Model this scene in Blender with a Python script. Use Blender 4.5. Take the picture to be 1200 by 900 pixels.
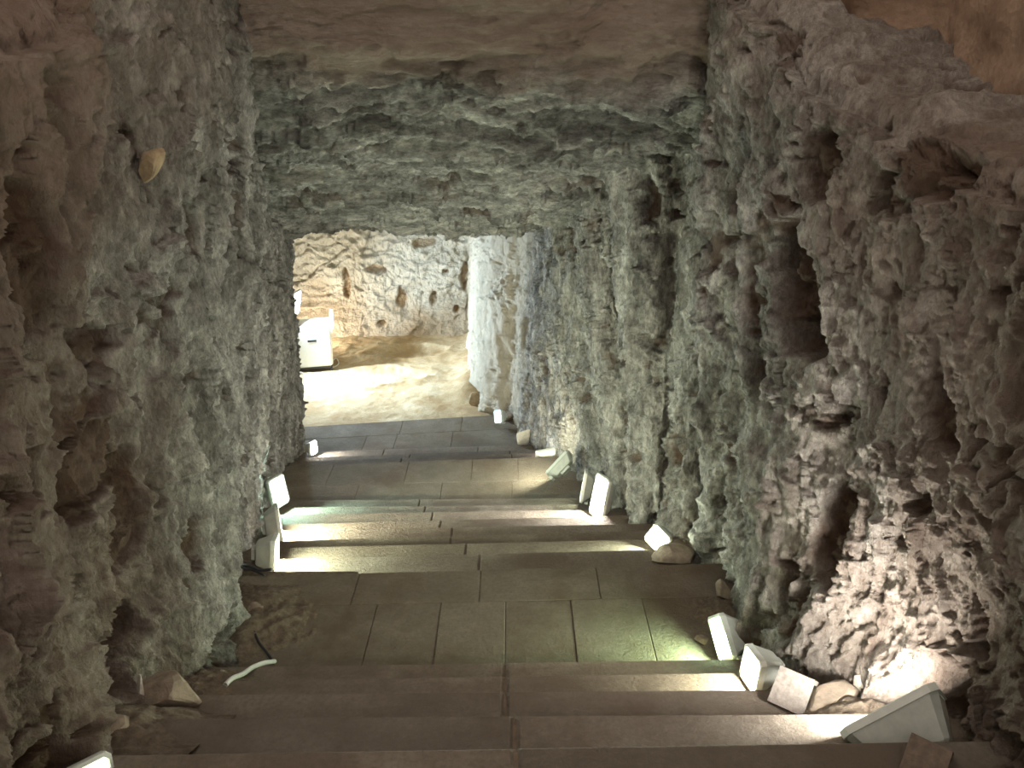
import bpy, math, random
import numpy as np
from mathutils import Vector, Matrix

for o in list(bpy.data.objects): bpy.data.objects.remove(o)
S = bpy.context.scene
COL = S.collection
random.seed(7)

# ------------------------------------------------------------------ camera, world, exposure
PITCH = math.radians(22); F = 900.0
cam = bpy.data.cameras.new('camera'); co = bpy.data.objects.new('camera', cam); COL.objects.link(co)
cam.sensor_width = 36; cam.lens = F / 1200 * 36; cam.clip_start = .02
co.location = (0, 0, 0); co.rotation_euler = (math.pi / 2 - PITCH, 0, 0)
S.camera = co
W = bpy.data.worlds.new('world'); S.world = W; W.use_nodes = True
W.node_tree.nodes['Background'].inputs[0].default_value = (1.0, .89, .79, 1)
W.node_tree.nodes['Background'].inputs[1].default_value = .82
vs = S.view_settings
vs.view_transform = 'Standard'; vs.look = 'None'; vs.gamma = 1; vs.use_curve_mapping = False
vs.exposure = 1.1
LAMP = 1.0

def ray(x, y):
    a = (x - 600) / F; b = (450 - y) / F
    return Vector((a, math.cos(PITCH) + b * math.sin(PITCH), -math.sin(PITCH) + b * math.cos(PITCH)))
def atH(x, y, h):
    r = ray(x, y); return r * (-h / r.z)
def atY(x, y, Y):
    r = ray(x, y); return r * (Y / r.y)

# ------------------------------------------------------------------ numpy noise
def _h(ix, iy, seed):
    n = (ix.astype(np.int64) * 374761393 + iy.astype(np.int64) * 668265263 + seed * 974711) & 0xffffffff
    n = ((n ^ (n >> 13)) * 1274126177) & 0xffffffff
    n = ((n ^ (n >> 16)) * 2246822519) & 0xffffffff
    return ((n ^ (n >> 15)) & 0xffffff) / float(0xffffff)
def perlin(x, y, seed=0):
    x, y = np.broadcast_arrays(x, y)
    ix = np.floor(x); iy = np.floor(y); fx = x - ix; fy = y - iy
    ux = fx ** 3 * (fx * (fx * 6 - 15) + 10); uy = fy ** 3 * (fy * (fy * 6 - 15) + 10)
    def g(dx, dy):
        a = _h(ix + dx, iy + dy, seed) * 2 * np.pi
        return np.cos(a) * (fx - dx) + np.sin(a) * (fy - dy)
    a = g(0, 0) * (1 - ux) + g(1, 0) * ux; b = g(0, 1) * (1 - ux) + g(1, 1) * ux
    return (a * (1 - uy) + b * uy) * 1.4
def fbm(x, y, seed=0, o=4, gain=.5):
    t = 0; a = 1
    for i in range(o):
        t = t + a * perlin(x, y, seed + i * 17); x = x * 2.03; y = y * 2.03; a *= gain
    return t
def ridged(x, y, seed=0, o=4, gain=.5):
    t = 0; a = 1
    for i in range(o):
        t = t + a * (1 - 2 * np.abs(perlin(x, y, seed + i * 17))); x = x * 2.07; y = y * 2.07; a *= gain
    return t * .5
def worley(x, y, seed=0):
    x, y = np.broadcast_arrays(x, y)
    ix = np.floor(x); iy = np.floor(y)
    f1 = np.full(x.shape, 9.); f2 = np.full(x.shape, 9.); r1 = np.zeros(x.shape); tx = np.zeros(x.shape); ty = np.zeros(x.shape)
    for dx in (-1, 0, 1):
        for dy in (-1, 0, 1):
            cx = ix + dx; cy = iy + dy
            px = cx + _h(cx, cy, seed); py = cy + _h(cx, cy, seed + 71)
            d = np.hypot(x - px, y - py); m = d < f1
            f2 = np.where(m, f1, np.minimum(f2, d))
            r1 = np.where(m, _h(cx, cy, seed + 133), r1); tx = np.where(m, x - px, tx); ty = np.where(m, y - py, ty)
            f1 = np.where(m, d, f1)
    return f1, f2, r1, tx, ty
def sst(a, b, x):
    t = np.clip((x - a) / (b - a), 0, 1); return t * t * (3 - 2 * t)

# ------------------------------------------------------------------ materials
def mat(name): 
    m = bpy.data.materials.new(name); m.use_nodes = True
    return m, m.node_tree.nodes, m.node_tree.links, m.node_tree.nodes['Principled BSDF']
def node(n, t, **k):
    x = n.new(t)
    for a, b in k.items(): setattr(x, a, b)
    return x
def noise(n, l, scale, detail=6, rough=.6, vec=None, st=None):
    t = node(n, 'ShaderNodeTexNoise'); t.inputs['Scale'].default_value = scale
    t.inputs['Detail'].default_value = detail; t.inputs['Roughness'].default_value = rough
    if vec is not None: l.new(vec, t.inputs['Vector'])
    return t
def ramp(n, l, src, stops):
    r = node(n, 'ShaderNodeValToRGB'); e = r.color_ramp.elements
    while len(e) > 1: e.remove(e[-1])
    e[0].position = stops[0][0]; e[0].color = (*stops[0][1], 1)
    for p, c in stops[1:]:
        q = e.new(p); q.color = (*c, 1)
    l.new(src, r.inputs[0]); return r
def mix(n, l, fac, a, b, mode='MIX'):
    m = node(n, 'ShaderNodeMix', data_type='RGBA', blend_type=mode)
    for s, v in ((0, fac), (6, a), (7, b)):
        if hasattr(v, 'is_output') or isinstance(v, bpy.types.NodeSocket): l.new(v, m.inputs[s])
        elif isinstance(v, (int, float)): m.inputs[s].default_value = v
        else: m.inputs[s].default_value = (*v, 1)
    return m.outputs[2]
def attr(n, name):
    a = node(n, 'ShaderNodeAttribute', attribute_name=name); return a.outputs['Fac']
def coords(n, l, sc=(1, 1, 1)):
    t = node(n, 'ShaderNodeTexCoord'); m = node(n, 'ShaderNodeMapping'); m.inputs['Scale'].default_value = sc
    l.new(t.outputs['Object'], m.inputs[0]); return m.outputs[0]

def rock_material(name, dark, mid, light, warm, pit, stretch=(1, 1, .45), bump=.02, spk=1.0):
    m, n, l, b = mat(name)
    v = coords(n, l, stretch); v2 = coords(n, l)
    a = noise(n, l, 5, 9, .65, v)
    c = ramp(n, l, a.outputs[0], [(.32, dark), (.5, mid), (.68, light)]).outputs[0]
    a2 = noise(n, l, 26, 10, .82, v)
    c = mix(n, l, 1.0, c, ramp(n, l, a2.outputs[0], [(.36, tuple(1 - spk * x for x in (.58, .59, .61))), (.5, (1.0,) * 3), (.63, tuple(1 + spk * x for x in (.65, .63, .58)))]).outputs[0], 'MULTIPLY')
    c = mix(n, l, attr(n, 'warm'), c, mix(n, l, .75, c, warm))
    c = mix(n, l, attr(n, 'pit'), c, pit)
    c = mix(n, l, attr(n, 'pale'), c, (.78, .70, .55))
    l.new(c, b.inputs['Base Color']); b.inputs['Roughness'].default_value = .93
    b.inputs['Specular IOR Level'].default_value = .25
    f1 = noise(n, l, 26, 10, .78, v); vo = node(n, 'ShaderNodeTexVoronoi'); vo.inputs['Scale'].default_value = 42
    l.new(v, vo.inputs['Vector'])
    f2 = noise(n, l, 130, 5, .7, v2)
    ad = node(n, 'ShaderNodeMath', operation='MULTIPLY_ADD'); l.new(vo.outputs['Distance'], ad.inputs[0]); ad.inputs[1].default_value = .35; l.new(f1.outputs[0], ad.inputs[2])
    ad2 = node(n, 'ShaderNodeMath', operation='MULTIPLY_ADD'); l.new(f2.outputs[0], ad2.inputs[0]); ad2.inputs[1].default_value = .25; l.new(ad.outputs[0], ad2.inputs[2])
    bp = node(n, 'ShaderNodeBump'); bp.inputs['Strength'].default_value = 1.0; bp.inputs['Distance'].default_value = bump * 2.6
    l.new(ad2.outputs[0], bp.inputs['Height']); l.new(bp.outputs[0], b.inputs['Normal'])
    return m

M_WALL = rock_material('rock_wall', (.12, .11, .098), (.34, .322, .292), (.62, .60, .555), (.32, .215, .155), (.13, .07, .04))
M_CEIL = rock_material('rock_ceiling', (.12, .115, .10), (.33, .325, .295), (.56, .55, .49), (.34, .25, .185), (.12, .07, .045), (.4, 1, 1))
M_PALE = rock_material('pale_rock', (.56, .50, .40), (.70, .65, .54), (.80, .76, .66), (.5, .35, .2), (.40, .24, .10), (1, 1, .8), .022, .22)
M_PLASTER = rock_material('brown_plaster', (.22, .145, .10), (.34, .23, .16), (.43, .31, .22), (.36, .25, .17), (.16, .09, .06), (1, 1, 1), .006, .4)

def simple(name, col, rough=.6, metal=0, bump=0, scale=40, var=.12, col2=None):
    m, n, l, b = mat(name); v = coords(n, l)
    t = noise(n, l, scale, 6, .6, v)
    hi = col2 or tuple(min(1, c * (1 + var)) for c in col); lo = tuple(c * (1 - var) for c in col)
    l.new(ramp(n, l, t.outputs[0], [(.3, lo), (.7, hi)]).outputs[0], b.inputs['Base Color'])
    b.inputs['Roughness'].default_value = rough; b.inputs['Metallic'].default_value = metal
    if bump:
        bp = node(n, 'ShaderNodeBump'); bp.inputs['Distance'].default_value = bump; bp.inputs['Strength'].default_value = .8
        t2 = noise(n, l, scale * 2.2, 9, .72, v); l.new(t2.outputs[0], bp.inputs['Height']); l.new(bp.outputs[0], b.inputs['Normal'])
    return m
def slab_material(name, a, b_, c_, dirt, rv=.06):
    m, n, l, b = mat(name); v = coords(n, l)
    t = noise(n, l, 3.2, 8, .65, v)
    c = ramp(n, l, t.outputs[0], [(.3, a), (.5, b_), (.72, c_)]).outputs[0]
    t2 = noise(n, l, 1.7, 9, .7, v)
    c = mix(n, l, ramp(n, l, t2.outputs[0], [(.47, (0,) * 3), (.6, (.85,) * 3)]).outputs[0], c, dirt)
    oi = node(n, 'ShaderNodeObjectInfo'); c = mix(n, l, 1.0, c, ramp(n, l, oi.outputs['Random'], [(0, (1 - rv,) * 3), (1, (1 + rv,) * 3)]).outputs[0], 'MULTIPLY')
    t3 = noise(n, l, 60, 4, .6, v)
    c = mix(n, l, ramp(n, l, t3.outputs[0], [(.3, (.5,) * 3), (.6, (0,) * 3)]).outputs[0], c, tuple(x * .65 for x in b_))
    l.new(c, b.inputs['Base Color']); b.inputs['Roughness'].default_value = .9; b.inputs['Specular IOR Level'].default_value = .25
    f = noise(n, l, 55, 9, .75, v); f0 = noise(n, l, 9, 5, .6, v)
    ad = node(n, 'ShaderNodeMath', operation='MULTIPLY_ADD'); l.new(f0.outputs[0], ad.inputs[0]); ad.inputs[1].default_value = 1.2; l.new(f.outputs[0], ad.inputs[2])
    bp = node(n, 'ShaderNodeBump'); bp.inputs['Distance'].default_value = .018; bp.inputs['Strength'].default_value = .9
    l.new(ad.outputs[0], bp.inputs['Height']); l.new(bp.outputs[0], b.inputs['Normal'])
    return m
M_SLAB = slab_material('slab_stone', (.19, .155, .12), (.255, .215, .17), (.33, .29, .235), (.19, .145, .11), .16)
M_SLABL = slab_material('landing_stone', (.18, .15, .112), (.235, .20, .155), (.29, .25, .195), (.17, .125, .085))
M_BED = simple('step_bedding', (.16, .12, .085), .95, 0, .006, 30, .3)
M_SAND = slab_material('sand', (.40, .28, .15), (.55, .42, .25), (.72, .62, .45), (.44, .29, .14))
M_DIRT = simple('loose_dirt', (.20, .155, .11), .97, 0, .03, 40, .4)
M_HOUS = simple('lamp_housing', (.46, .48, .43), .5, .1, .001, 30, .1)
M_HOUSD = simple('lamp_back', (.03, .03, .03), .6, 0, 0, 30, .2)
M_FRAME = simple('lamp_frame', (.62, .65, .60), .4, .1, 0, 30, .08)
M_WHITE = simple('white_enamel', (.80, .79, .74), .4, 0, 0, 8, .05)
M_BLACK = simple('black_rubber', (.025, .025, .028), .6, 0, 0, 30, .2)
M_CABLE = simple('grey_cable', (.62, .62, .60), .5, 0, 0, 30, .08)
M_CABLEW = simple('cream_cable', (.75, .70, .58), .5, 0, 0, 30, .08)
M_WOODG = simple('weathered_plank', (.22, .19, .165), .85, 0, .004, 60, .3)
M_WOODD = simple('dark_plank', (.17, .125, .095), .85, 0, .004, 60, .3)
M_STONE = simple('loose_stone', (.28, .225, .17), .92, 0, .006, 24, .3)
M_STONEW = simple('pale_stone', (.62, .57, .48), .92, 0, .006, 24, .2)
M_FLAKE = simple('ochre_flake', (.30, .22, .13), .9, 0, .008, 18, .3)
def emit(name, col, s):
    m, n, l, b = mat(name)
    b.inputs['Base Color'].default_value = (.8, .8, .8, 1)
    b.inputs['Emission Color'].default_value = (*col, 1); b.inputs['Emission Strength'].default_value = s * LAMP
    return m

# ------------------------------------------------------------------ mesh helpers
def obj(name, verts, faces, m, parent=None, flat=True, **props):
    me = bpy.data.meshes.new(name); me.from_pydata([tuple(v) for v in verts], [], faces); me.update()
    if not flat: me.shade_smooth()
    me.materials.append(m); o = bpy.data.objects.new(name, me); COL.objects.link(o)
    if parent: o.parent = parent
    for k, v in props.items(): o[k] = v
    return o
def thing(name, loc, label, cat, group=None):
    e = bpy.data.objects.new(name, None); COL.objects.link(e); e.location = loc; e.empty_display_size = .1
    e['label'] = label; e['category'] = cat
    if group: e['group'] = group
    return e
def tag(o, label, cat, group=None):
    o['label'] = label; o['category'] = cat
    if group: o['group'] = group
    return o
def grid(name, P, m, attrs=None, parent=None, **props):
    nr, nc, _ = P.shape
    me = bpy.data.meshes.new(name)
    me.vertices.add(nr * nc); me.vertices.foreach_set('co', P.reshape(-1).astype(np.float32))
    i = np.arange(nr * nc).reshape(nr, nc)
    q = np.stack([i[:-1, :-1], i[:-1, 1:], i[1:, 1:], i[1:, :-1]], -1).reshape(-1, 4)
    me.loops.add(q.size); me.loops.foreach_set('vertex_index', q.reshape(-1).astype(np.int32))
    me.polygons.add(len(q)); me.polygons.foreach_set('loop_start', (np.arange(len(q)) * 4).astype(np.int32))
    try: me.polygons.foreach_set('loop_total', np.full(len(q), 4, np.int32))
    except Exception: pass
    me.update(calc_edges=True); me.validate()
    for k, a in (attrs or {}).items():
        at = me.attributes.new(k, 'FLOAT', 'POINT'); at.data.foreach_set('value', np.broadcast_to(a, (nr, nc)).reshape(-1).astype(np.float32))
    me.materials.append(m); o = bpy.data.objects.new(name, me); COL.objects.link(o)
    if parent: o.parent = parent
    for k, v in props.items(): o[k] = v
    return o
def normals(P):
    du = np.gradient(P, axis=1); dv = np.gradient(P, axis=0)
    n = np.cross(du, dv); n /= np.linalg.norm(n, axis=2, keepdims=True) + 1e-9
    return n
def smooth1(a, k):
    if k < 2: return a
    p = np.pad(a, (k, k), mode='edge'); ker = np.hanning(2 * k + 1); ker /= ker.sum()
    return np.convolve(p, ker, mode='same')[k:-k]

def rock(s, z, seed, amp=1.0, flute=1.0):
    """relief of a rough cut rock face, in metres, s along, z up"""
    ws = s + .09 * fbm(s * 2.1, z * 1.6, seed + 1, 4); wz = z + .14 * fbm(s * 1.7, z * 1.4, seed + 2, 4)
    d = .055 * fbm(ws * 1.5, wz * .35, seed + 3, 2)
    d = d + flute * .042 * (1 - 2 * np.abs(perlin(ws * 3.4, wz * .40, seed + 4)))
    d = d + flute * .030 * ridged(ws * 7, wz * .9, seed + 21, 3)
    f1, f2, r, tx, ty = worley(ws * 5.0, wz * 1.9, seed + 5)
    d = d + .075 * (f1 - .45) + (r - .5) * .040 + ty * (.5 - r) * .06
    g1, g2, r2, tx, ty = worley(ws * 13 + 3, wz * 6.0, seed + 6)
    msk = sst(-.25, .35, fbm(s * 2.3, z * 1.9, seed + 30, 3))
    d = d + (.030 * (g1 - .4) + (r2 - .5) * .026 + ty * .034 * (r2 - .2)) * (.45 + .55 * msk)
    k1, k2, r3, tx, ty = worley(ws * 30, wz * 17, seed + 26)
    d = d + .022 * (k1 - .4)
    d = d + .007 * ridged(ws * 2.2, wz * 13, seed + 7, 3) * (.3 + .7 * sst(-.1, .3, fbm(s * 1.7, z * 1.2, seed + 33, 2)))
    d = d + .022 * fbm(s * 8, z * 4.0, seed + 8, 5, .62) + .019 * ridged(ws * 21, wz * 7, seed + 9, 4, .65)
    pm = fbm(ws * 2.2 + 7, wz * 1.9, seed + 10, 4, .6)
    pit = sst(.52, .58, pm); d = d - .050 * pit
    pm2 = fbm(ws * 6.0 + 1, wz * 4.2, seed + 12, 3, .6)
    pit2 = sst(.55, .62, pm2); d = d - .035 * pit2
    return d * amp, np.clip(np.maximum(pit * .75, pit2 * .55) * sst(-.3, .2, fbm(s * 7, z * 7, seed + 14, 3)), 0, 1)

# ------------------------------------------------------------------ the stair, nose by nose
NOSE = [('A', 120, 880, 1040, 865, 1.72), ('B', 100, 838, 1000, 832, .155), ('C', 165, 811, 890, 805, .155), ('D', 230, 795, 865, 785, .155),
        ('E', 262, 779, 860, 770, .15), ('F', 270, 675, 845, 660, .14), ('G', 333, 654, 770, 643, .105), ('H', 335, 641, 755, 631, .105),
        ('I', 337, 633, 750, 621, .105), ('J', 335, 621, 745, 613, .105), ('K', 335, 614, 735, 603, .105), ('L', 338, 602, 730, 596, .105),
        ('M', 335, 594, 700, 590, .105), ('N', 335, 586, 690, 583, .105), ('O', 335, 546, 645, 535, .105), ('P', 345, 541, 640, 529.5, .09),
        ('Q', 350, 536, 640, 526, .09), ('R', 365, 529, 610, 521, .09), ('S', 358, 500, 600, 485, .1)]
H = {}; NL = {}
h = 0
for k, xl, yl, xr, yr, dh in NOSE:
    h += dh; H[k] = h
    a = atH(xl, yl, h); b = atH(xr, yr, h); NL[k] = (a, b)
keys = [n[0] for n in NOSE]
def noseY(k, x):
    a, b = NL[k]; return a.y + (b.y - a.y) * (x - a.x) / (b.x - a.x)
sY = np.array([-1.5, .5] + [(NL[k][0].y + NL[k][1].y) / 2 for k in keys] + [12.5])
sZ = np.array([-1.1, -1.25] + [-H[k] for k in keys] + [-3.9])
def floorz(Y): return np.interp(Y, sY, sZ)
HCH = H['S'] + .1

# ------------------------------------------------------------------ rock walls
def tab(t): t = np.array(t, float); return t[:, 0], t[:, 1]
LF = tab([(-1, -1.25), (.8, -1.22), (1.4, -1.17), (1.6, -1.22), (1.85, -1.40), (2.1, -1.40), (2.35, -1.32), (2.6, -1.28), (3.0, -1.40), (3.4, -1.56), (3.7, -1.64), (4.2, -1.76), (4.7, -1.88), (5.3, -2.05), (5.8, -2.12), (6.4, -2.2), (6.9, -2.27), (7.3, -2.30), (7.7, -2.40)])
LT = tab([(-1, -1.05), (1.0, -1.07), (1.9, -1.17), (2.6, -1.22), (3.3, -1.22), (3.75, -1.25), (4.5, -1.50), (5.5, -1.74), (6.5, -1.98), (7.7, -2.25)])
RF = tab([(-1, 1.3), (.8, 1.38), (1.3, 1.40), (1.6, 1.42), (1.9, 1.36), (2.15, 1.18), (2.6, 1.10), (3.0, 1.15), (3.5, 1.22), (3.72, 1.10), (3.80, 1.42), (4.02, 1.40), (4.10, 1.08), (4.42, 1.02), (4.5, 1.12), (4.62, 1.10), (4.68, .97), (4.95, .95), (5.02, 1.04), (5.2, 1.0), (5.26, .90), (5.6, .85), (5.68, .92), (5.85, .86), (5.92, .72), (6.2, .62), (6.28, .70), (6.42, .62), (6.5, .50), (7.1, .40), (7.4, .22), (7.9, .1), (8.4, .03), (8.65, -.35), (9.5, -.52), (12.4, -.72)])
RT = tab([(-1, 1.2), (1.0, 1.16), (2.3, 1.2), (3.0, 1.02), (3.7, .90), (3.74, .92), (3.82, 1.42), (4.05, 1.38), (4.14, 1.08), (4.42, .98), (4.5, 1.0), (4.62, .92), (4.68, .76), (4.95, .58), (5.02, .66), (5.2, .60), (5.26, .52), (5.5, .5), (6, .46), (7, .40), (7.7, .35), (8.4, .14), (8.65, -.05), (9.5, -.3), (12.4, -.6)])
CEIL = tab([(3.75, .13), (4.1, -.10), (4.5, -.35), (5.5, -.75), (6.5, -1.08), (7.7, -1.33)])
def ceilz(Y): return np.interp(Y, *CEIL)

def wall(name, side, foot, top, ztop, Ya, Yb, nc, nr, seed, pits, mat_, chamberY):
    yd = np.linspace(Ya, Yb, 6000)
    xm = np.interp(yd, *foot) * .5 + np.interp(yd, *top) * .5
    dl = np.hypot(np.gradient(xm), np.gradient(yd)); arc_l = np.cumsum(dl); wgt = np.cumsum(dl / np.where(yd < 1.1, 1.1 + 5 * (1.1 - yd), yd)); wgt = (wgt - wgt[0]) / (wgt[-1] - wgt[0])
    arc_l = arc_l - np.interp(.8, yd, arc_l); Ys = np.interp(np.linspace(0, 1, nc), wgt, yd); SL = np.interp(Ys, yd, arc_l)
    xf = smooth1(np.interp(Ys, *foot), 3); xt = smooth1(np.interp(Ys, *top), 3)
    zf = floorz(Ys) - .35; zt = smooth1(ztop(Ys), 5)
    v = np.linspace(0, 1, nr)[:, None]
    t = sst(0, 1, v) * .4 + v * .6
    X = xf + (xt - xf) * t; Z = zf + (zt - zf) * v; Y = np.broadcast_to(Ys, X.shape)
    P = np.stack([X, Y, Z], -1)
    # ledge rows over the top of the cut face
    nl = 46; k = np.linspace(.01, 1, nl)[:, None]
    r = .10
    ang = np.clip(k * 3, 0, 1) * np.pi / 2
    XL = xt + side * (r * (1 - np.cos(ang)) + np.clip(k - .33, 0, 1) * .75); ZL = zt + r * np.sin(ang) + .0 * k
    P = np.concatenate([P, np.stack([XL, np.broadcast_to(Ys, XL.shape), ZL], -1)], 0)
    n = normals(P)
    # make normals point into the tunnel / up
    sgn = np.sign(-side * n[..., 0] + n[..., 2] * .8); n *= np.where(sgn == 0, 1, sgn)[..., None]
    arc = np.concatenate([Z, zt + np.broadcast_to(k, XL.shape) * .5], 0)
    s = np.broadcast_to(Ys, arc.shape)
    sl = np.broadcast_to(SL, arc.shape)
    d, pit = rock(sl + seed, arc, seed)
    fade = 1 - .35 * sst(7.6, 8.3, s)
    d = d * fade
    d[nr:] = d[nr:] * .5 - .03
    for (py, pz, ry, rz, rot, dep) in pits:
        a = (s - py); b = (arc - pz); c, sn = math.cos(rot), math.sin(rot)
        u = (a * c + b * sn) / ry; w = (-a * sn + b * c) / rz
        q = np.maximum(np.abs(u), np.abs(w)) * .55 + np.hypot(u, w) * .45 + .28 * fbm(s * 5, arc * 5, seed + 40, 3)
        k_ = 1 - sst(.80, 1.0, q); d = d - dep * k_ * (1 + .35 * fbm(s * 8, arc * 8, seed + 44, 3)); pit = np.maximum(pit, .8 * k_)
    P = P + n * d[..., None]
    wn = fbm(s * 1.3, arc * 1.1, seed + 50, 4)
    warm = np.clip(1 - sst(1.7, 3.0, s + .45 * wn), 0, 1) * .8 + sst(-.55, .25, arc + .25 * wn) * (1 - sst(3.3, 4.0, s)) * .5  # brown towards mouth and ledge: rock tone plus warm entrance light in the colour
    return grid(name, P, mat_, {'warm': np.clip(warm, 0, 1), 'pit': pit, 'pale': np.clip(sst(chamberY, chamberY + .6, s) * .75, 0, 1)}, kind='structure')  # pale: brightness of the lit chamber put into the rock colour

def logspace(a, b, n): return np.exp(np.linspace(math.log(a), math.log(b), n))
def zt_left(Y): return np.where(Y > 3.7, ceilz(Y) + .35, np.interp(Y, [0, 1.6, 2.1, 2.5, 2.9, 3.7], [.02, .0, .06, .30, .55, .6]))
def zt_right(Y):
    a = np.interp(Y, [0, 1.9, 2.25, 2.6, 2.9, 3.2, 3.7], [-.30, -.30, -.26, -.14, -.06, .16, .34])
    b = np.where(Y < 7.9, ceilz(Y) + .4, -.9)
    return np.where(Y > 3.78, np.interp(Y, [3.78, 3.9], [.5, .5]) * (1 - sst(3.9, 4.3, Y)) + b * sst(3.9, 4.3, Y), a)
PL = [(1.75, -.42, .13, .22, .2, .05), (2.0, -1.05, .20, .14, 0, .05), (1.6, -.9, .12, .10, 0, .06), (2.2, -1.35, .12, .22, 0, .06), (2.05, -1.75, .14, .16, .3, .12), (2.6, -1.75, .07, .10, 0, .08), (3.0, -.55, .10, .12, 0, .05), (1.42, -1.62, .10, .12, 0, .07)]
PR = [(2.82, -.74, .17, .30, -.5, .17), (3.35, -.48, .12, .10, 0, .09), (3.40, -.75, .10, .13, 0, .09), (2.75, -.30, .10, .14, 0, .07), (3.05, -1.28, .10, .16, 0, .10), (2.15, -.25, .10, .08, 0, .06), (2.0, -.9, .12, .10, .2, .06), (4.05, -.72, .10, .09, 0, .08), (4.05, -1.02, .09, .08, 0, .08), (4.3, -2.2, .10, .14, 0, .09), (5.1, -1.9, .12, .12, 0, .07), (2.35, -1.5, .10, .22, .1, .07), (7.9, -2.6, .10, .28, 0, .10), (7.75, -3.1, .12, .30, .2, .12), (8.7, -2.2, .10, .22, 0, .08)]
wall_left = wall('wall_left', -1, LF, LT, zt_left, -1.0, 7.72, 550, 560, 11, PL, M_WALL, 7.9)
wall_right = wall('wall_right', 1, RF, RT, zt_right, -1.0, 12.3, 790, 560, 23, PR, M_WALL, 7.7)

# ------------------------------------------------------------------ ceiling of the tunnel with the face above its mouth
path = np.array([(8.05, -.55), (7.95, -1.0), (7.8, -1.27), (7.7, -1.33), (6.5, -1.08), (5.5, -.75), (4.5, -.35), (4.1, -.10), (3.82, .10), (3.80, .30), (3.72, .8), (3.65, 2.6)])
seg = np.r_[0, np.cumsum(np.hypot(*np.diff(path, axis=0).T))]
nA, nX = 470, 420
w = np.interp(seg, [0, seg[3], seg[8], seg[9], seg[11]], [0, .18, .86, .93, 1.0])
ar = np.interp(np.linspace(0, 1, nA), w, seg)
py_ = smooth1(np.interp(ar, seg, path[:, 0]), 3); pz_ = smooth1(np.interp(ar, seg, path[:, 1]), 3)
xs = np.linspace(0, 1, nX)[None, :]
x0 = np.interp(py_, [3.6, 3.8, 4.5, 5.5, 6.5, 8.1], [-2.0, -1.75, -1.75, -2.0, -2.25, -2.6])[:, None]; x1 = np.interp(py_, [3.6, 3.8, 4.5, 5.5, 6.5, 8.1], [1.9, 1.75, 1.35, .85, .7, .55])[:, None]
CX = x0 + (x1 - x0) * xs; CY = np.broadcast_to(py_[:, None], CX.shape); CZ = np.broadcast_to(pz_[:, None], CX.shape)
P = np.stack([CX, CY, CZ], -1); n = normals(P); n *= np.sign(-n[..., 1] * .6 - n[..., 2] + 1e-6)[..., None]
A = np.broadcast_to(ar[:, None], CX.shape)
wa = A + .10 * fbm(CX * 1.3, A * 2.2, 301, 3); wx = CX + .12 * fbm(CX * 2, A * 3, 302, 3)
up = sst(seg[8] - .25, seg[8] + .02, A + .10 * fbm(CX * 2.2, A * 2, 320, 4))
d = .07 * fbm(wx * .9, wa * 1.6, 303, 2)
d = d + .10 * ridged(wx * .5, wa * 3.0, 341, 4, .6)
f1, f2, r, tx, ty = worley(wx * 1.0, wa * 8.0, 305)
d = d + .09 * (f1 - .45) + (r - .5) * .07 + ty * .06 * (r - .2)
g1, g2, r2, tx, ty = worley(wx * 3.0, wa * 19, 306)
d = d + .045 * (g1 - .4) + (r2 - .5) * .03 + ty * .03 * (r2 - .3)
k1, k2, r3, tx, ty = worley(wx * 12, wa * 34, 307)
d = d + .014 * (k1 - .4) + (r3 - .5) * .010
d = d + .030 * ridged(wx * 2.0, wa * 12, 309, 3, .6) + .026 * fbm(CX * 5, A * 14, 310, 5, .62)
pm = sst(.40, .52, fbm(wx * 1.8 + 4, wa * 4.5, 312, 3, .6)); d = d - .06 * pm
d = d * (1 - .75 * up) + up * (.03 * fbm(CX * 2.3, A * 2.3, 330, 4))
P = P + n * d[..., None]
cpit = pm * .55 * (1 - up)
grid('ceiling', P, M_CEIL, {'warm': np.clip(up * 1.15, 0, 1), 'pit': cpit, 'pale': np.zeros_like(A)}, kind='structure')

# ------------------------------------------------------------------ smooth brown walls set back above the cut ledges
def upper(name, xa, side, Y0, Y1, z0, seed):
    ys = np.linspace(Y0, Y1, 150)[None, :]; zs = np.linspace(z0, 2.6, 150)[:, None]
    Yg = np.broadcast_to(ys, (150, 150)); Zg = np.broadcast_to(zs, (150, 150))
    bulge = .05 * fbm(Yg * 1.5, Zg * 1.5, seed, 4) + .012 * fbm(Yg * 9, Zg * 9, seed + 3, 4)
    blk = sst(.0, .06, .16 - np.abs(Yg - 3.17 - .05 * perlin(Zg * 4, Yg * 4, seed))) * sst(.0, .08, .62 - Zg) * (.30 if side > 0 else .12)
    X = np.full((150, 150), xa) - side * (bulge + blk)
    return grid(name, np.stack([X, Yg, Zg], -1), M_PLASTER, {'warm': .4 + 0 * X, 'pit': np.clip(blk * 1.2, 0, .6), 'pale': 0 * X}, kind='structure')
upper('wall_upper_right', 1.55, 1, -1.0, 3.95, -.35, 61)
upper('wall_upper_left', -1.5, -1, -1.0, 3.95, -.35, 67)

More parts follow.
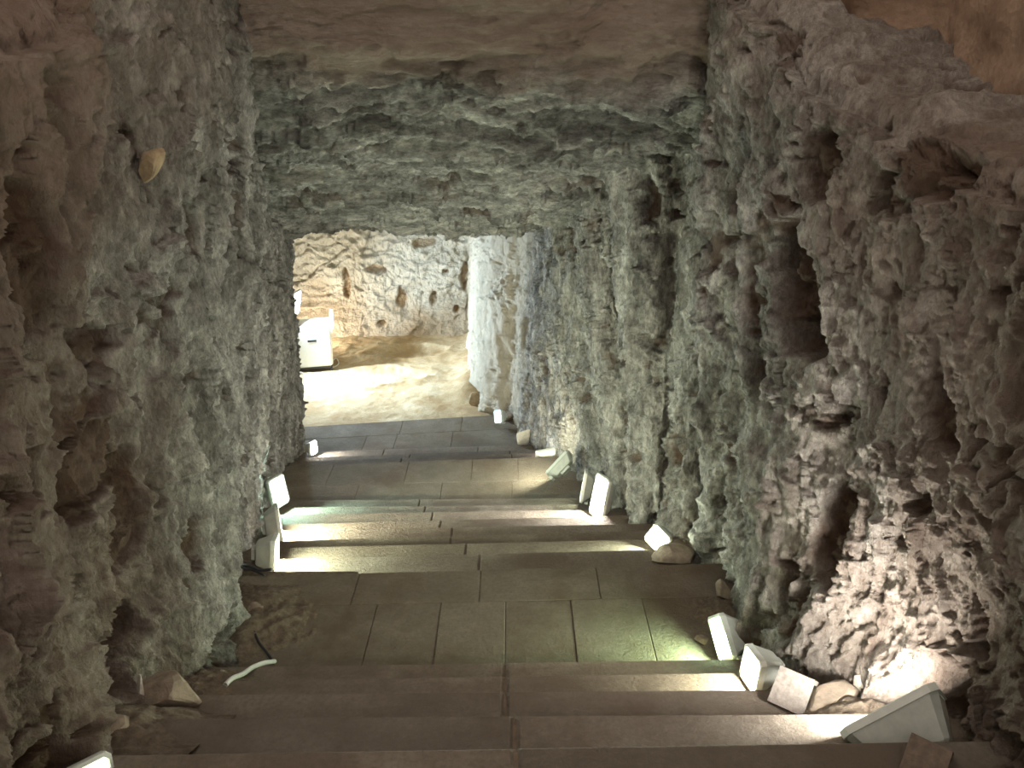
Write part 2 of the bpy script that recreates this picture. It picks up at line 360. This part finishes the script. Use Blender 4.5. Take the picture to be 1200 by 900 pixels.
# ------------------------------------------------------------------ lower chamber: back wall, left wall, roof, sandy floor
def back_wall():
    nx, nz = 300, 230
    x = np.linspace(-4.2, .3, nx)[None, :]; z = np.linspace(-4.2, -.8, nz)[:, None]
    X = np.broadcast_to(x, (nz, nx)); Z = np.broadcast_to(z, (nz, nx))
    wx = X + .1 * fbm(X * 2, Z * 2, 401, 3); wz = Z + .1 * fbm(X * 2, Z * 2, 402, 3)
    f1, f2, r, tx, ty = worley(wx * 1.6, wz * 1.9, 403)
    d = .09 * fbm(X * .9, Z * .9, 404, 3) + (r - .5) * .07 - .03 * (1 - sst(0, .07, f2 - f1))
    g1, g2, r2, tx, ty = worley(wx * 5, wz * 7, 405); d = d + (r2 - .5) * .022 + ty * .03
    d = d + .03 * fbm(X * 8, Z * 8, 406, 5, .6) + .035 * ridged(wx * 3.2, wz * 4, 407, 3, .6)
    pit = np.zeros_like(d)
    for (px, py, rx, rz) in [(544, 325, .07, .30), (470, 350, .09, .16), (508, 350, .06, .13), (495, 285, .22, .07), (405, 330, .06, .25), (440, 315, .14, .07), (522, 318, .06, .05), (450, 375, .08, .05), (535, 362, .06, .05)]:
        c = atY(px, py, 12.0)
        q = np.hypot((X - c.x) / rx, (Z - c.z) / rz) + .45 * fbm(X * 7, Z * 5, px, 3); k = 1 - sst(.75, 1.05, q)
        d = d - .10 * k; pit = np.maximum(pit, .9 * k)
    foot = sst(-3.1, -4.1, Z) * .0 + np.clip((-3.35 - Z), 0, 1) ** 1.6 * (.9 + .5 * sst(-1.8, -3.4, X))
    Y = 12.05 - d - foot
    sandy = sst(-3.15, -3.75, Z - .35 * sst(-2.2, -3.4, X) + .2 * fbm(X * 2, Z * 2, 410, 3))
    return grid('wall_back', np.stack([X, Y, Z], -1), M_PALE, {'warm': np.clip(sandy * .9, 0, 1), 'pit': pit, 'pale': .35 * (1 - sandy)}, kind='structure')
back_wall()
def chamber_left():
    ys = np.linspace(7.55, 12.3, 150); nz = 140
    xf = np.interp(ys, [7.5, 8.1, 8.5, 9, 10, 12.3], [-2.65, -2.75, -3.2, -3.45, -3.55, -3.6]); xt = np.interp(ys, [7.5, 8, 9, 10, 12.3], [-2.5, -2.55, -2.78, -3.02, -3.5])
    v = np.linspace(0, 1, nz)[:, None]; Z = -4.2 + v * 3.4 + 0 * ys; X = xf + (xt - xf) * v
    Y = np.broadcast_to(ys, X.shape); d, pit = rock(Y + 50, Z, 77, .5)
    return grid('wall_chamber_left', np.stack([X + d * .8, Y, Z], -1), M_PALE, {'warm': 0 * X, 'pit': pit * .5, 'pale': .5 + 0 * X}, kind='structure')
chamber_left()
def chamber_roof():
    x = np.linspace(-4.3, .9, 70)[None, :]; y = np.linspace(7.75, 12.5, 70)[:, None]
    X = x + 0 * y; Y = y + 0 * x; Z = -.88 + .06 * fbm(X * 2, Y * 2, 420, 4)
    grid('ceiling_chamber', np.stack([X, Y, Z], -1), M_PALE, {'warm': 0 * X, 'pit': 0 * X, 'pale': 0 * X}, kind='structure')
chamber_roof()
def chamber_floor():
    n1, n2 = 240, 260
    x = np.linspace(-4.2, .5, n1)[None, :]; t = np.linspace(0, 1, n2)[:, None]
    y0 = np.array([noseY('S', v) for v in x[0]])[None, :] - .06
    Y = y0 + (12.4 - y0) * t; X = x + 0 * t
    Z = -HCH + .025 * fbm(X * 1.5, Y * 1.2, 430, 3) + .008 * fbm(X * 8, Y * 8, 433, 4)
    for (cx, cy, rx, ry, dep) in [(-1.55, 10.9, .55, .28, .06), (-1.9, 9.9, .7, .32, .05)]:
        q = np.hypot((X - cx - .5 * (Y - cy)) / rx, (Y - cy) / ry) + .25 * fbm(X * 3, Y * 3, 440, 3)
        Z = Z - dep * (1 - sst(.6, 1.1, q)) + .03 * np.exp(-((q - 1.15) / .18) ** 2)
    Z = Z + .10 * np.exp(-((X + .62 - .04 * (Y - 9)) / .2) ** 2) * sst(8.9, 9.4, Y)
    grid('floor', np.stack([X, Y, Z], -1), M_SAND, None, kind='structure')
chamber_floor()

# ------------------------------------------------------------------ staircase: step > slab
stair = bpy.data.objects.new('staircase', None); COL.objects.link(stair); stair['kind'] = 'structure'
def prism(name, quad, ztop, thick, m, parent, cham=.006, gap=.0):
    """bevelled slab over a four-cornered plan (counter-clockwise)"""
    c = sum((Vector(q) for q in quad), Vector((0, 0))) / 4
    def ins(k):
        out = []
        for i in range(4):
            p = Vector(quad[i]); a = (Vector(quad[i - 1]) - p).normalized(); b = (Vector(quad[(i + 1) % 4]) - p).normalized()
            out.append(p + (a + b) * k)
        return out
    o0 = ins(gap); o1 = ins(gap + cham)
    vs_ = [(p.x, p.y, ztop - thick) for p in o0] + [(p.x, p.y, ztop - cham) for p in o0] + [(p.x, p.y, ztop) for p in o1]
    f = [(3, 2, 1, 0), (8, 9, 10, 11)]
    for k in (0, 4):
        for i in range(4): j = (i + 1) % 4; f.append((k + i, k + j, k + 4 + j, k + 4 + i))
    return obj(name, vs_, f, m, parent)
prev = {}
SEAM = {'A': [605], 'B': [603], 'C': [592], 'D': [592], 'E': [592], 'G': [562], 'H': [546], 'I': [528], 'J': [530], 'K': [516], 'L': [507], 'M': [498], 'N': [492],
        'P': [600, 470], 'Q': [598, 480], 'R': [560, 450]}
ROWS = {'F': [(.0, .68, [435, 513, 592, 672, 760]), (.68, 1., [420, 563, 700])], 'O': [(.0, .52, [425, 520, 600]), (.52, 1., [390, 478, 553, 607])], 'S': [(.0, .6, [430, 465, 530]), (.6, 1., [470, 540])]}
XL_, XR_ = {}, {}
def stepline(Yf, x0, x1): return [(x0, Yf(x0)), (x1, Yf(x1))]
def build_step(k, fb, ff, ztop, zbot, xa, xb, rows):
    st = prism('step', [(xa, fb(xa) - .03), (xb, fb(xb) - .03), (xb, ff(xb) - .012), (xa, ff(xa) - .012)], ztop - .012, ztop - .012 - zbot, M_BED, stair, .004)
    m = M_SLABL if k in ('F', 'O', 'S') else M_SLAB
    for t0, t1, cuts in rows:
        xs_ = [xa] + sorted(cuts) + [xb]
        for i in range(len(xs_) - 1):
            a, b = xs_[i], xs_[i + 1]
            def yy(x, t): return fb(x) + (ff(x) - fb(x)) * t
            prism('slab', [(a, yy(a, t0)), (b, yy(b, t0)), (b, yy(b, t1)), (a, yy(a, t1))], ztop + random.uniform(-.0015, .0015), .065, m, st, .004 if k in 'FOS' else (.016 if k in 'ZABCDE' else .010), .0008)
fbk = lambda x: .78 + 0 * x
hs = [(1.1, -1.0, .55), (1.255, .55, .78), (1.41, .78, 1.05), (1.565, 1.05, 1.32)]
for hh, y0, y1 in hs:
    build_step('Z', (lambda x, y0=y0: y0), (lambda x, y1=y1: y1), -hh, -hh - .3, -1.5, 1.5, [(0, 1, [.02])])
fb = lambda x: 1.32
for k in keys:
    ff = (lambda x, k=k: noseY(k, x))
    Ym = (NL[k][0].y + NL[k][1].y) / 2
    xa = float(np.interp(Ym, *LF)) - .25; xb = float(np.interp(Ym, *RF)) + .22
    if k == 'S': xa, xb = -2.75, .35
    hz = H[k]
    def cx(px): 
        r = None
        yk = NOSE[keys.index(k)][2]
        return atH(px, yk, hz).x
    if k in ROWS:
        rows = []
        for t0, t1, cuts in ROWS[k]:
            rows.append((t0, t1, [ (atH(c, 735, hz).x if t0 == 0 and k == 'F' else atH(c, NOSE[keys.index(k)][2] + (2 if t0 else 12), hz).x) for c in cuts]))
    else: rows = [(0, 1, [cx(c) for c in SEAM[k]])]
    build_step(k, fb, ff, -hz, -hz - .32, xa, xb, rows)
    fb = ff

# ------------------------------------------------------------------ floodlights
def frame_from(nv, upv):
    nv = Vector(nv).normalized(); u = Vector(upv); u = (u - nv * u.dot(nv)).normalized(); r = u.cross(nv).normalized()
    return Matrix((r, u, nv)).transposed()        # x right, y long/up axis, z facing
def ring(w, h_, z, c=.0):
    if c == 0: return [(-w, -h_, z), (w, -h_, z), (w, h_, z), (-w, h_, z)]
    return [(-w + c, -h_, z), (w - c, -h_, z), (w, -h_ + c, z), (w, h_ - c, z), (w - c, h_, z), (-w + c, h_, z), (-w, h_ - c, z), (-w, -h_ + c, z)]
def loft(name, rings, m, parent, cap0=True, cap1=True):
    k = len(rings[0]); v = [p for r in rings for p in r]; f = []
    for a in range(len(rings) - 1):
        for i in range(k): j = (i + 1) % k; f.append((a * k + i, a * k + j, a * k + k + j, a * k + k + i))
    if cap0: f.append(tuple(range(k - 1, -1, -1)))
    if cap1: f.append(tuple(range((len(rings) - 1) * k, len(rings) * k)))
    return obj(name, v, f, m, parent)
def boxv(x0, x1, y0, y1, z0, z1):
    return [(x0, y0, z0), (x1, y0, z0), (x1, y1, z0), (x0, y1, z0), (x0, y0, z1), (x1, y0, z1), (x1, y1, z1), (x0, y1, z1)]
BF = [(3, 2, 1, 0), (4, 5, 6, 7), (0, 1, 5, 4), (1, 2, 6, 5), (2, 3, 7, 6), (3, 0, 4, 7)]
def boxes(name, bl, m, parent):
    v, f = [], []
    for b in bl:
        o = len(v); v += boxv(*b); f += [tuple(i + o for i in q) for q in BF]
    return obj(name, v, f, m, parent)
def tube(name, pts, rad, m, parent=None, sides=7):
    pts = [Vector(p) for p in pts]; fine = []
    for i in range(len(pts) - 1):                     # catmull-rom
        p0 = pts[max(i - 1, 0)]; p1 = pts[i]; p2 = pts[i + 1]; p3 = pts[min(i + 2, len(pts) - 1)]
        for k in range(6):
            t = k / 6; fine.append(.5 * ((2 * p1) + (p2 - p0) * t + (2 * p0 - 5 * p1 + 4 * p2 - p3) * t * t + (3 * p1 - p0 - 3 * p2 + p3) * t ** 3))
    fine.append(pts[-1]); v, f = [], []
    for i, p in enumerate(fine):
        d = (fine[min(i + 1, len(fine) - 1)] - fine[max(i - 1, 0)]).normalized()
        a = d.cross(Vector((0, 0, 1))) if abs(d.z) < .95 else d.cross(Vector((1, 0, 0))); a.normalize(); b = d.cross(a)
        for k in range(sides):
            t = 2 * math.pi * k / sides; v.append(p + a * math.cos(t) * rad + b * math.sin(t) * rad)
    for i in range(len(fine) - 1):
        for k in range(sides): j = (k + 1) % sides; f.append((i * sides + k, i * sides + j, (i + 1) * sides + j, (i + 1) * sides + k))
    f.append(tuple(range(sides))); f.append(tuple(range((len(fine) - 1) * sides, len(fine) * sides)))
    return obj(name, v, f, m, parent, flat=False)
LENS = {}
def floodlight(pos, facing, up, w, hh, depth, col, power, label, hous=None, dark_back=False, glow=1.1):
    """w short side, hh long side of the front; power in emission units"""
    t = thing('floodlight', pos, label, 'floodlight', 'floodlights along the stair')
    t.rotation_euler = frame_from(facing, up).to_euler()
    a, b = w / 2, hh / 2; c = min(a, b) * .22
    hm = hous or M_HOUS
    loft('housing', [ring(a * .52, b * .58, -depth, c * .5), ring(a * .60, b * .64, -depth * .93, c * .6), ring(a * .92, b * .94, -.018, c), ring(a * .92, b * .94, -.004, c)], hm, t)
    # front frame: outer rim, flat front, inner well
    loft('front_frame', [ring(a * .93, b * .95, -.012, c), ring(a, b, -.012, c), ring(a, b, .008, c), ring(a * .97, b * .98, .012, c), ring(a * .86, b * .89, .012, c * .8), ring(a * .86, b * .89, .001, c * .8)], M_FRAME, t, False, False)
    key = (col, power)
    if key not in LENS:
        LENS[key] = emit('lamp_lens', col, power)
        LENS[key + (0,)] = emit('lamp_glass', tuple(x ** 1.6 for x in col), glow)
    le = obj('lens', ring(a * .86, b * .89, .003, c * .8), [tuple(range(8))], LENS[key + (0,)], t)
    obj('led_panel', [(x, y - b * .36, z) for x, y, z in ring(a * .72, b * .46, .005, c * .5)], [tuple(range(8))], LENS[key], le)
    # back box and stirrup bracket
    loft('gear_box', [ring(a * .40, b * .36, -depth - .022, c * .4), ring(a * .42, b * .38, -depth + .004, c * .4)], M_HOUSD if dark_back else hm, t)
    k = .006
    boxes('bracket', [(-a * .5, -a * .5 + .02, -b - .004, -b * .9, -depth * .8, -.03), (a * .5 - .02, a * .5, -b - .004, -b * .9, -depth * .8, -.03), (-a * .5, a * .5, -b - .010, -b - .004, -depth * .8, -.03)], hm, t)
    return t
GW = (.88, 1.0, .74); GC = (.68, 1.0, .60); WW = (1.0, .97, .90); YW = (1.0, .98, .74); BW = (.64, .83, 1.0)
FL = floodlight
# right side, from the top of the stair down
FL(atY(1047, 838, 1.76), (-.30, .86, .38), (.72, .1, .62), .22, .31, .13, WW, 140, 'large floodlight seen from behind, aimed at the right rock wall above the dark boards', None, True)
FL(atY(882, 784, 2.30), (-.96, -.20, .08), (-.12, .0, 1), .13, .155, .095, YW, 180, 'white glowing floodlight facing across the tread just beside the grey plank angle', glow=5)
FL(atY(846, 747, 2.76), (-.93, -.30, .06), (-.35, .55, .6), .13, .20, .09, GC, 230, 'floodlight with pale green lens lighting the wide paved landing')
FL(atY(771, 631, 3.95), (-.60, -.72, .22), (.62, .1, .75), .14, .14, .09, GW, 340, 'square floodlight turned on its corner at the rock foot below the wide landing', glow=7)
FL(atY(703, 582, 5.00), (-.86, -.46, .22), (.36, .25, .90), .17, .33, .09, WW, 330, 'long bright white floodlight leaning on the right rock wall above the middle steps', glow=7)
FL(atY(684, 569, 5.42), (-.97, .16, .12), (.30, .25, .92), .15, .26, .07, GW, 22, 'floodlight seen edge on as a thin rim behind the long bright one')
FL(atY(655, 543, 6.0), (-.66, .62, .42), (.45, .45, .78), .17, .28, .08, YW, 150, 'olive floodlight seen from behind lighting the middle landing and rock beyond')
FL(atY(584, 488, 8.05), (-.70, -.65, .25), (-.3, .2, .9), .13, .16, .09, (.5, .85, 1.0), 6, 'small floodlight with pale blue lens at the edge of the sandy floor')
FL(atY(640, 531, 6.72), (-.25, .92, .20), (.9, .3, .1), .10, .22, .07, WW, 12, 'small white floodlight lying flat beyond the olive one on the narrow steps', M_WHITE)
# left side
FL(atY(110, 942, 1.45), (.80, -.42, .42), (.22, .1, .9), .13, .23, .09, GW, 22, 'floodlight on the step above the spilled earth by the left rock')
FL(atY(322, 648, 3.66), (.985, .10, -.10), (-.26, .12, .95), .15, .20, .10, GW, 560, 'floodlight seen edge on with a cable beside the left end of the landing')
FL(atY(327, 614, 4.44), (.93, .33, .02), (-.38, .15, .90), .17, .27, .09, YW, 560, 'grey backed floodlight leaning over the tread between two other left lamps')
FL(atY(326, 576, 5.25), (.86, -.46, .16), (-.33, .2, .92), .17, .25, .09, (.60, 1.0, .86), 270, 'floodlight with glowing cyan lens leaning on the left rock', glow=4)
FL(atY(367, 525, 7.1), (.90, -.38, .05), (0, .1, 1), .12, .14, .07, WW, 240, 'small round looking white floodlight on the narrow lower steps by the left rock', glow=7)
lamp = FL(atY(347, 355, 9.95), (.88, -.16, -.16), (-.30, .1, .92), .24, .34, .10, BW, 1100, 'very bright blue white floodlight above the white cabinet in the lower chamber', glow=12)
FL(Vector((-3.22, 11.0, -HCH + .14)), (.62, .62, .50), (-.2, -.2, .9), .17, .25, .09, (1.0, .97, .86), 420, 'unseen floodlight added behind the white cabinet to brighten the back wall')  # added lamp, out of sight, there to brighten the chamber back wall
# stand of the chamber lamp
lp = lamp.location
zfl = -HCH - lp.z
inv = (Matrix.Translation(lp) @ lamp.rotation_euler.to_matrix().to_4x4()).inverted()
def stand_part(name, pts, rad):
    o = tube(name, [Vector(p) + Vector((lp.x - .22, lp.y + .02, -HCH)) for p in pts], rad, M_HOUSD)
    o.parent = lamp; o.matrix_parent_inverse = inv
zh = lp.z + HCH
stand_part('stand_pole', [(0, 0, .02), (0, 0, zh * .5), (0, 0, zh - .02)], .014)
for i in range(3):
    a = i * 2.094 + .4
    stand_part('stand_leg', [(0, 0, .28), (math.cos(a) * .08, math.sin(a) * .08, .16), (math.cos(a) * .12, math.sin(a) * .12, .01)], .009)
stand_part('stand_arm', [(0, 0, zh - .03), (.06, 0, zh - .01), (.13, 0, zh)], .01)

# ------------------------------------------------------------------ white wheeled cabinet in the chamber
cab = thing('dehumidifier', (-2.80, 10.25, -HCH + .02), 'white wheeled dehumidifier cabinet with raised handle on the sandy chamber floor', 'appliance')
cab.rotation_euler = (math.radians(4), 0, math.radians(13))
cw, cd, ch = .25, .19, .66
body = loft('body', [ring(cw * .92, cd * .92, .07, .02), ring(cw, cd, .10, .025), ring(cw * 1.04, cd, .60, .025), ring(cw * 1.04, cd, .64, .025)], M_WHITE, cab)
boxes('vent_slot', [(-.065, .055, -cd - .004, -cd + .004, .455, .485)], M_BLACK, body)
loft('base_tray', [ring(cw * .95, cd * .95, .045, .02), ring(cw * .95, cd * .95, .072, .02)], M_BLACK, cab)
lid = loft('lid', [ring(cw * 1.03, cd * .99, .64, .025), ring(cw * 1.0, cd * .96, .66, .025)], M_WHITE, cab)
obj('handle', [(cw - .01, -cd, .60), (cw + .025, -cd, .60), (cw + .025, cd, .62), (cw - .01, cd, .62), (cw + .02, -cd * .9, .66), (cw + .05, -cd * .9, .66), (cw + .05, cd * .9, .78), (cw + .02, cd * .9, .78)], BF, M_WHITE, cab)
for sx in (-1, 1):
    for sy in (-1, 1):
        v, f = [], []
        for i in range(12):
            a = i * math.pi / 6
            for q in (-.014, .014): v.append((sx * (cw - .03) + q, sy * (cd - .03) + math.cos(a) * .033, .013 + math.sin(a) * .033))
        for i in range(12): j = (i + 1) % 12; f.append((2 * i, 2 * i + 1, 2 * j + 1, 2 * j))
        f += [tuple(range(0, 24, 2)), tuple(range(23, 0, -2))]
        wh = obj('castor', v, f, M_BLACK, cab); 
def world_cable(name, pix, rad, m, label):
    pts = [atH(x, y, hh) for x, y, hh in pix]
    base = pts[0].copy(); o = tube(name, [p - base for p in pts], rad, m); o.location = base
    return tag(o, label, 'cable')
world_cable('power_cable', [(351, 436, HCH - .04), (356, 438, HCH - .02), (360, 442, HCH - .012), (356, 450, HCH - .012), (349, 454, HCH - .012), (346, 447, HCH - .012)], .010, M_CABLEW, 'cream power cable looping from the white cabinet onto sand')
world_cable('power_cable', [(388, 424, HCH - .015), (394, 420, HCH - .012), (397, 426, HCH - .012), (391, 430, HCH - .012), (386, 427, HCH - .012)], .008, M_CABLEW, 'short coil of cream cable on sand right of the white cabinet')
hF = H['F'] - .012
world_cable('power_cable', [(264, 803, 2.165), (272, 795, 2.18), (284, 790, 2.24), (296, 782, 2.31), (309, 777, 2.35), (322, 775, 2.41)], .010, M_CABLE, 'pale grey cable end poking over the landing edge beside the left rock')
world_cable('power_cable', [(296, 735, hF - .008), (303, 752, hF - .010), (312, 764, hF - .010), (321, 776, hF - .008)], .006, M_BLACK, 'thin dark cable lying across dirt on the landing')
world_cable('power_cable', [(273, 652, hF - .12), (279, 661, hF - .06), (290, 662, hF - .03), (304, 668, hF - .012), (318, 667, hF - .03)], .008, M_BLACK, 'black cable running from the rock to the edge on floodlight')
world_cable('power_cable', [(274, 655, hF - .10), (283, 664, hF - .03), (296, 668, hF - .012), (310, 674, hF - .01)], .006, M_BLACK, 'second black cable sagging beside the edge on floodlight')

# ------------------------------------------------------------------ loose stones, planks, dirt
def stone(pos, size, m, label, seed, name='loose_stone', rot=(0, 0, 0), cat='stone'):
    import bmesh
    bm = bmesh.new(); bmesh.ops.create_icosphere(bm, subdivisions=3, radius=1)
    rnd = random.Random(seed)
    planes = [(Vector((rnd.gauss(0, 1), rnd.gauss(0, 1), rnd.gauss(0, 1))).normalized(), rnd.uniform(.55, .85)) for _ in range(12)]
    for v in bm.verts:
        for n_, d_ in planes:
            k = v.co.dot(n_) - d_
            if k > 0: v.co -= n_ * k
        v.co += v.co * rnd.uniform(-.02, .02)
        v.co = Vector((v.co.x * size[0], v.co.y * size[1], v.co.z * size[2]))
    me = bpy.data.meshes.new(name); bm.to_mesh(me); bm.free(); me.materials.append(m)
    o = bpy.data.objects.new(name, me); COL.objects.link(o); o.location = pos; o.rotation_euler = rot
    return tag(o, label, cat)
def on(x, y, hh, up=0): p = atH(x, y, hh); p.z += up; return p
stone(on(303, 717, H['F'], .022), (.055, .045, .035), M_STONE, 'small tan stone lying in dirt on the wide landing', 1)
stone(on(289, 712, H['F'], .015), (.03, .03, .022), M_STONE, 'pebble of dirt beside the tan stone on the landing', 2)
stone(on(558, 474, HCH, .07), (.09, .07, .13), M_FLAKE, 'ochre stone leaning on the chamber wall foot', 3, rot=(0, .2, .3))
stone(on(613, 521, H['R'], .09), (.10, .03, .13), M_STONEW, 'pale flat stone leaning against rock at the lower steps', 4, rot=(0, .5, .2))
stone(on(596, 492, H['S'], .05), (.09, .08, .06), M_STONE, 'dark stone behind the small pale blue floodlight', 5)
stone(on(196, 825, H['C'], .05), (.15, .09, .075), M_STONE, 'brown block of stone wedged on the step under the left rock', 6)
stone(on(168, 830, H['C'], .06), (.018, .05, .085), M_STONEW, 'upright pale shard of stone beside the wedged brown block', 7, rot=(.1, .12, .5))
stone(on(118, 862, H['B'], .03), (.10, .09, .05), M_STONE, 'low brown rubble stone lying on the spilled earth by the left rock', 8)
stone(on(978, 824, H['C'], .03), (.14, .07, .035), M_STONE, 'flat brown stone beside the grey plank angle at the rock foot', 9, rot=(0, 0, .3))
stone(on(1012, 816, H['C'], .05), (.05, .045, .06), M_STONEW, 'pale knobby stone behind the large floodlight', 10)
stone(on(845, 700, H['F'], .04), (.05, .06, .06), M_STONE, 'dark stone in the shadow at the right end of the landing', 12)
stone(on(790, 655, H['G'], .03), (.16, .09, .05), M_STONE, 'broad low stone below the cornered square floodlight', 13)
stone(on(822, 752, H['F'], .012), (.035, .03, .018), M_STONE, 'little dark stone in the green light on the landing', 14)

def angle(pos, rotz, L, W1, W2, th, m, label, tilt=0.0):
    """two boards meeting at a ridge, like a folded sheet"""
    t = thing('plank_angle', pos, label, 'plank'); t.rotation_euler = (tilt, 0, rotz)
    hh = W1 * math.sin(math.radians(38)); bx = W1 * math.cos(math.radians(38)); cx2 = W2 * math.cos(math.radians(42)); z2 = hh - W2 * math.sin(math.radians(42))
    nx, nz = -math.sin(math.radians(38)) * th, -math.cos(math.radians(38)) * th
    def slabv(p, q, off):
        v = []
        for y in (-L / 2, L / 2): v += [(p[0], y, p[1]), (q[0], y, q[1]), (q[0] + off[0], y, q[1] + off[1]), (p[0] + off[0], y, p[1] + off[1])]
        return v
    FF = [(0, 1, 2, 3), (7, 6, 5, 4), (0, 4, 5, 1), (1, 5, 6, 2), (2, 6, 7, 3), (3, 7, 4, 0)]
    obj('board', slabv((-bx, 0), (0, hh), (th * .6, -th * .8)), FF, m, t)
    obj('board', slabv((0, hh), (cx2, max(z2, 0)), (-th * .6, -th * .8)), FF, m, t)
    return t
p = on(915, 822, H['C'], .0)
angle((p.x + .055, p.y + .03, -H['C'] + .02), math.radians(53), .12, .13, .10, .016, M_WOODG, 'grey weathered boards joined at a ridge on the step beside white floodlight')
p = atH(1076, 897, H['A'])
angle((p.x + .02, p.y + .0, -H['A'] + .01), math.radians(50), .10, .12, .10, .016, M_WOODD, 'dark brown boards joined at a ridge on the step above the large floodlight')
stone(atY(176, 190, 2.57), (.035, .06, .075), M_FLAKE, 'ochre rock flake jutting from the left rock wall', 21, 'rock_flake', (0, .6, .4), 'rock')

def heap(cx, cy, rx, ry, zf, height, label, seed):
    n_ = 70
    u = np.linspace(-1, 1, n_)[None, :]; v = np.linspace(-1, 1, n_)[:, None]
    X = cx + rx * u + 0 * v; Y = cy + ry * v + 0 * u
    q = np.hypot(u, v) + .16 * fbm(X * 6, Y * 6, seed, 3)
    Z = zf(Y) - .02 + (height + .02) * (1 - sst(.1, 1.0, q)) + .012 * fbm(X * 22, Y * 22, seed + 3, 4) * (1 - sst(.5, 1.0, q))
    o = grid('dirt_pile', np.stack([X, Y, Z], -1), M_DIRT, None, kind='stuff')
    return tag(o, label, 'dirt')
hY = [1.32] + [(NL[k][0].y * .75 + NL[k][1].y * .25) for k in keys]; hZ = [-1.565] + [-H[k] for k in keys]
stepped = lambda Y: np.interp(Y, hY, hZ) - .045
flatF = lambda Y: -H['F'] + 0 * Y
heap(-1.28, 3.05, .45, .42, flatF, .045, 'brown dirt drifted over the left corner of the wide landing', 501)
heap(-1.24, 1.86, .30, .26, stepped, .06, 'brown earth spilled on the steps below the left rock', 502)
heap(-1.20, 2.40, .24, .22, stepped, .06, 'earth and chips under the pale grey cable end', 503)
heap(1.08, 3.10, .25, .25, flatF, .035, 'dark crumbs of dirt behind the green lensed floodlight', 504)
heap(1.16, 2.0, .22, .20, stepped, .05, 'brown earth between the grey boards and the large floodlight', 505)
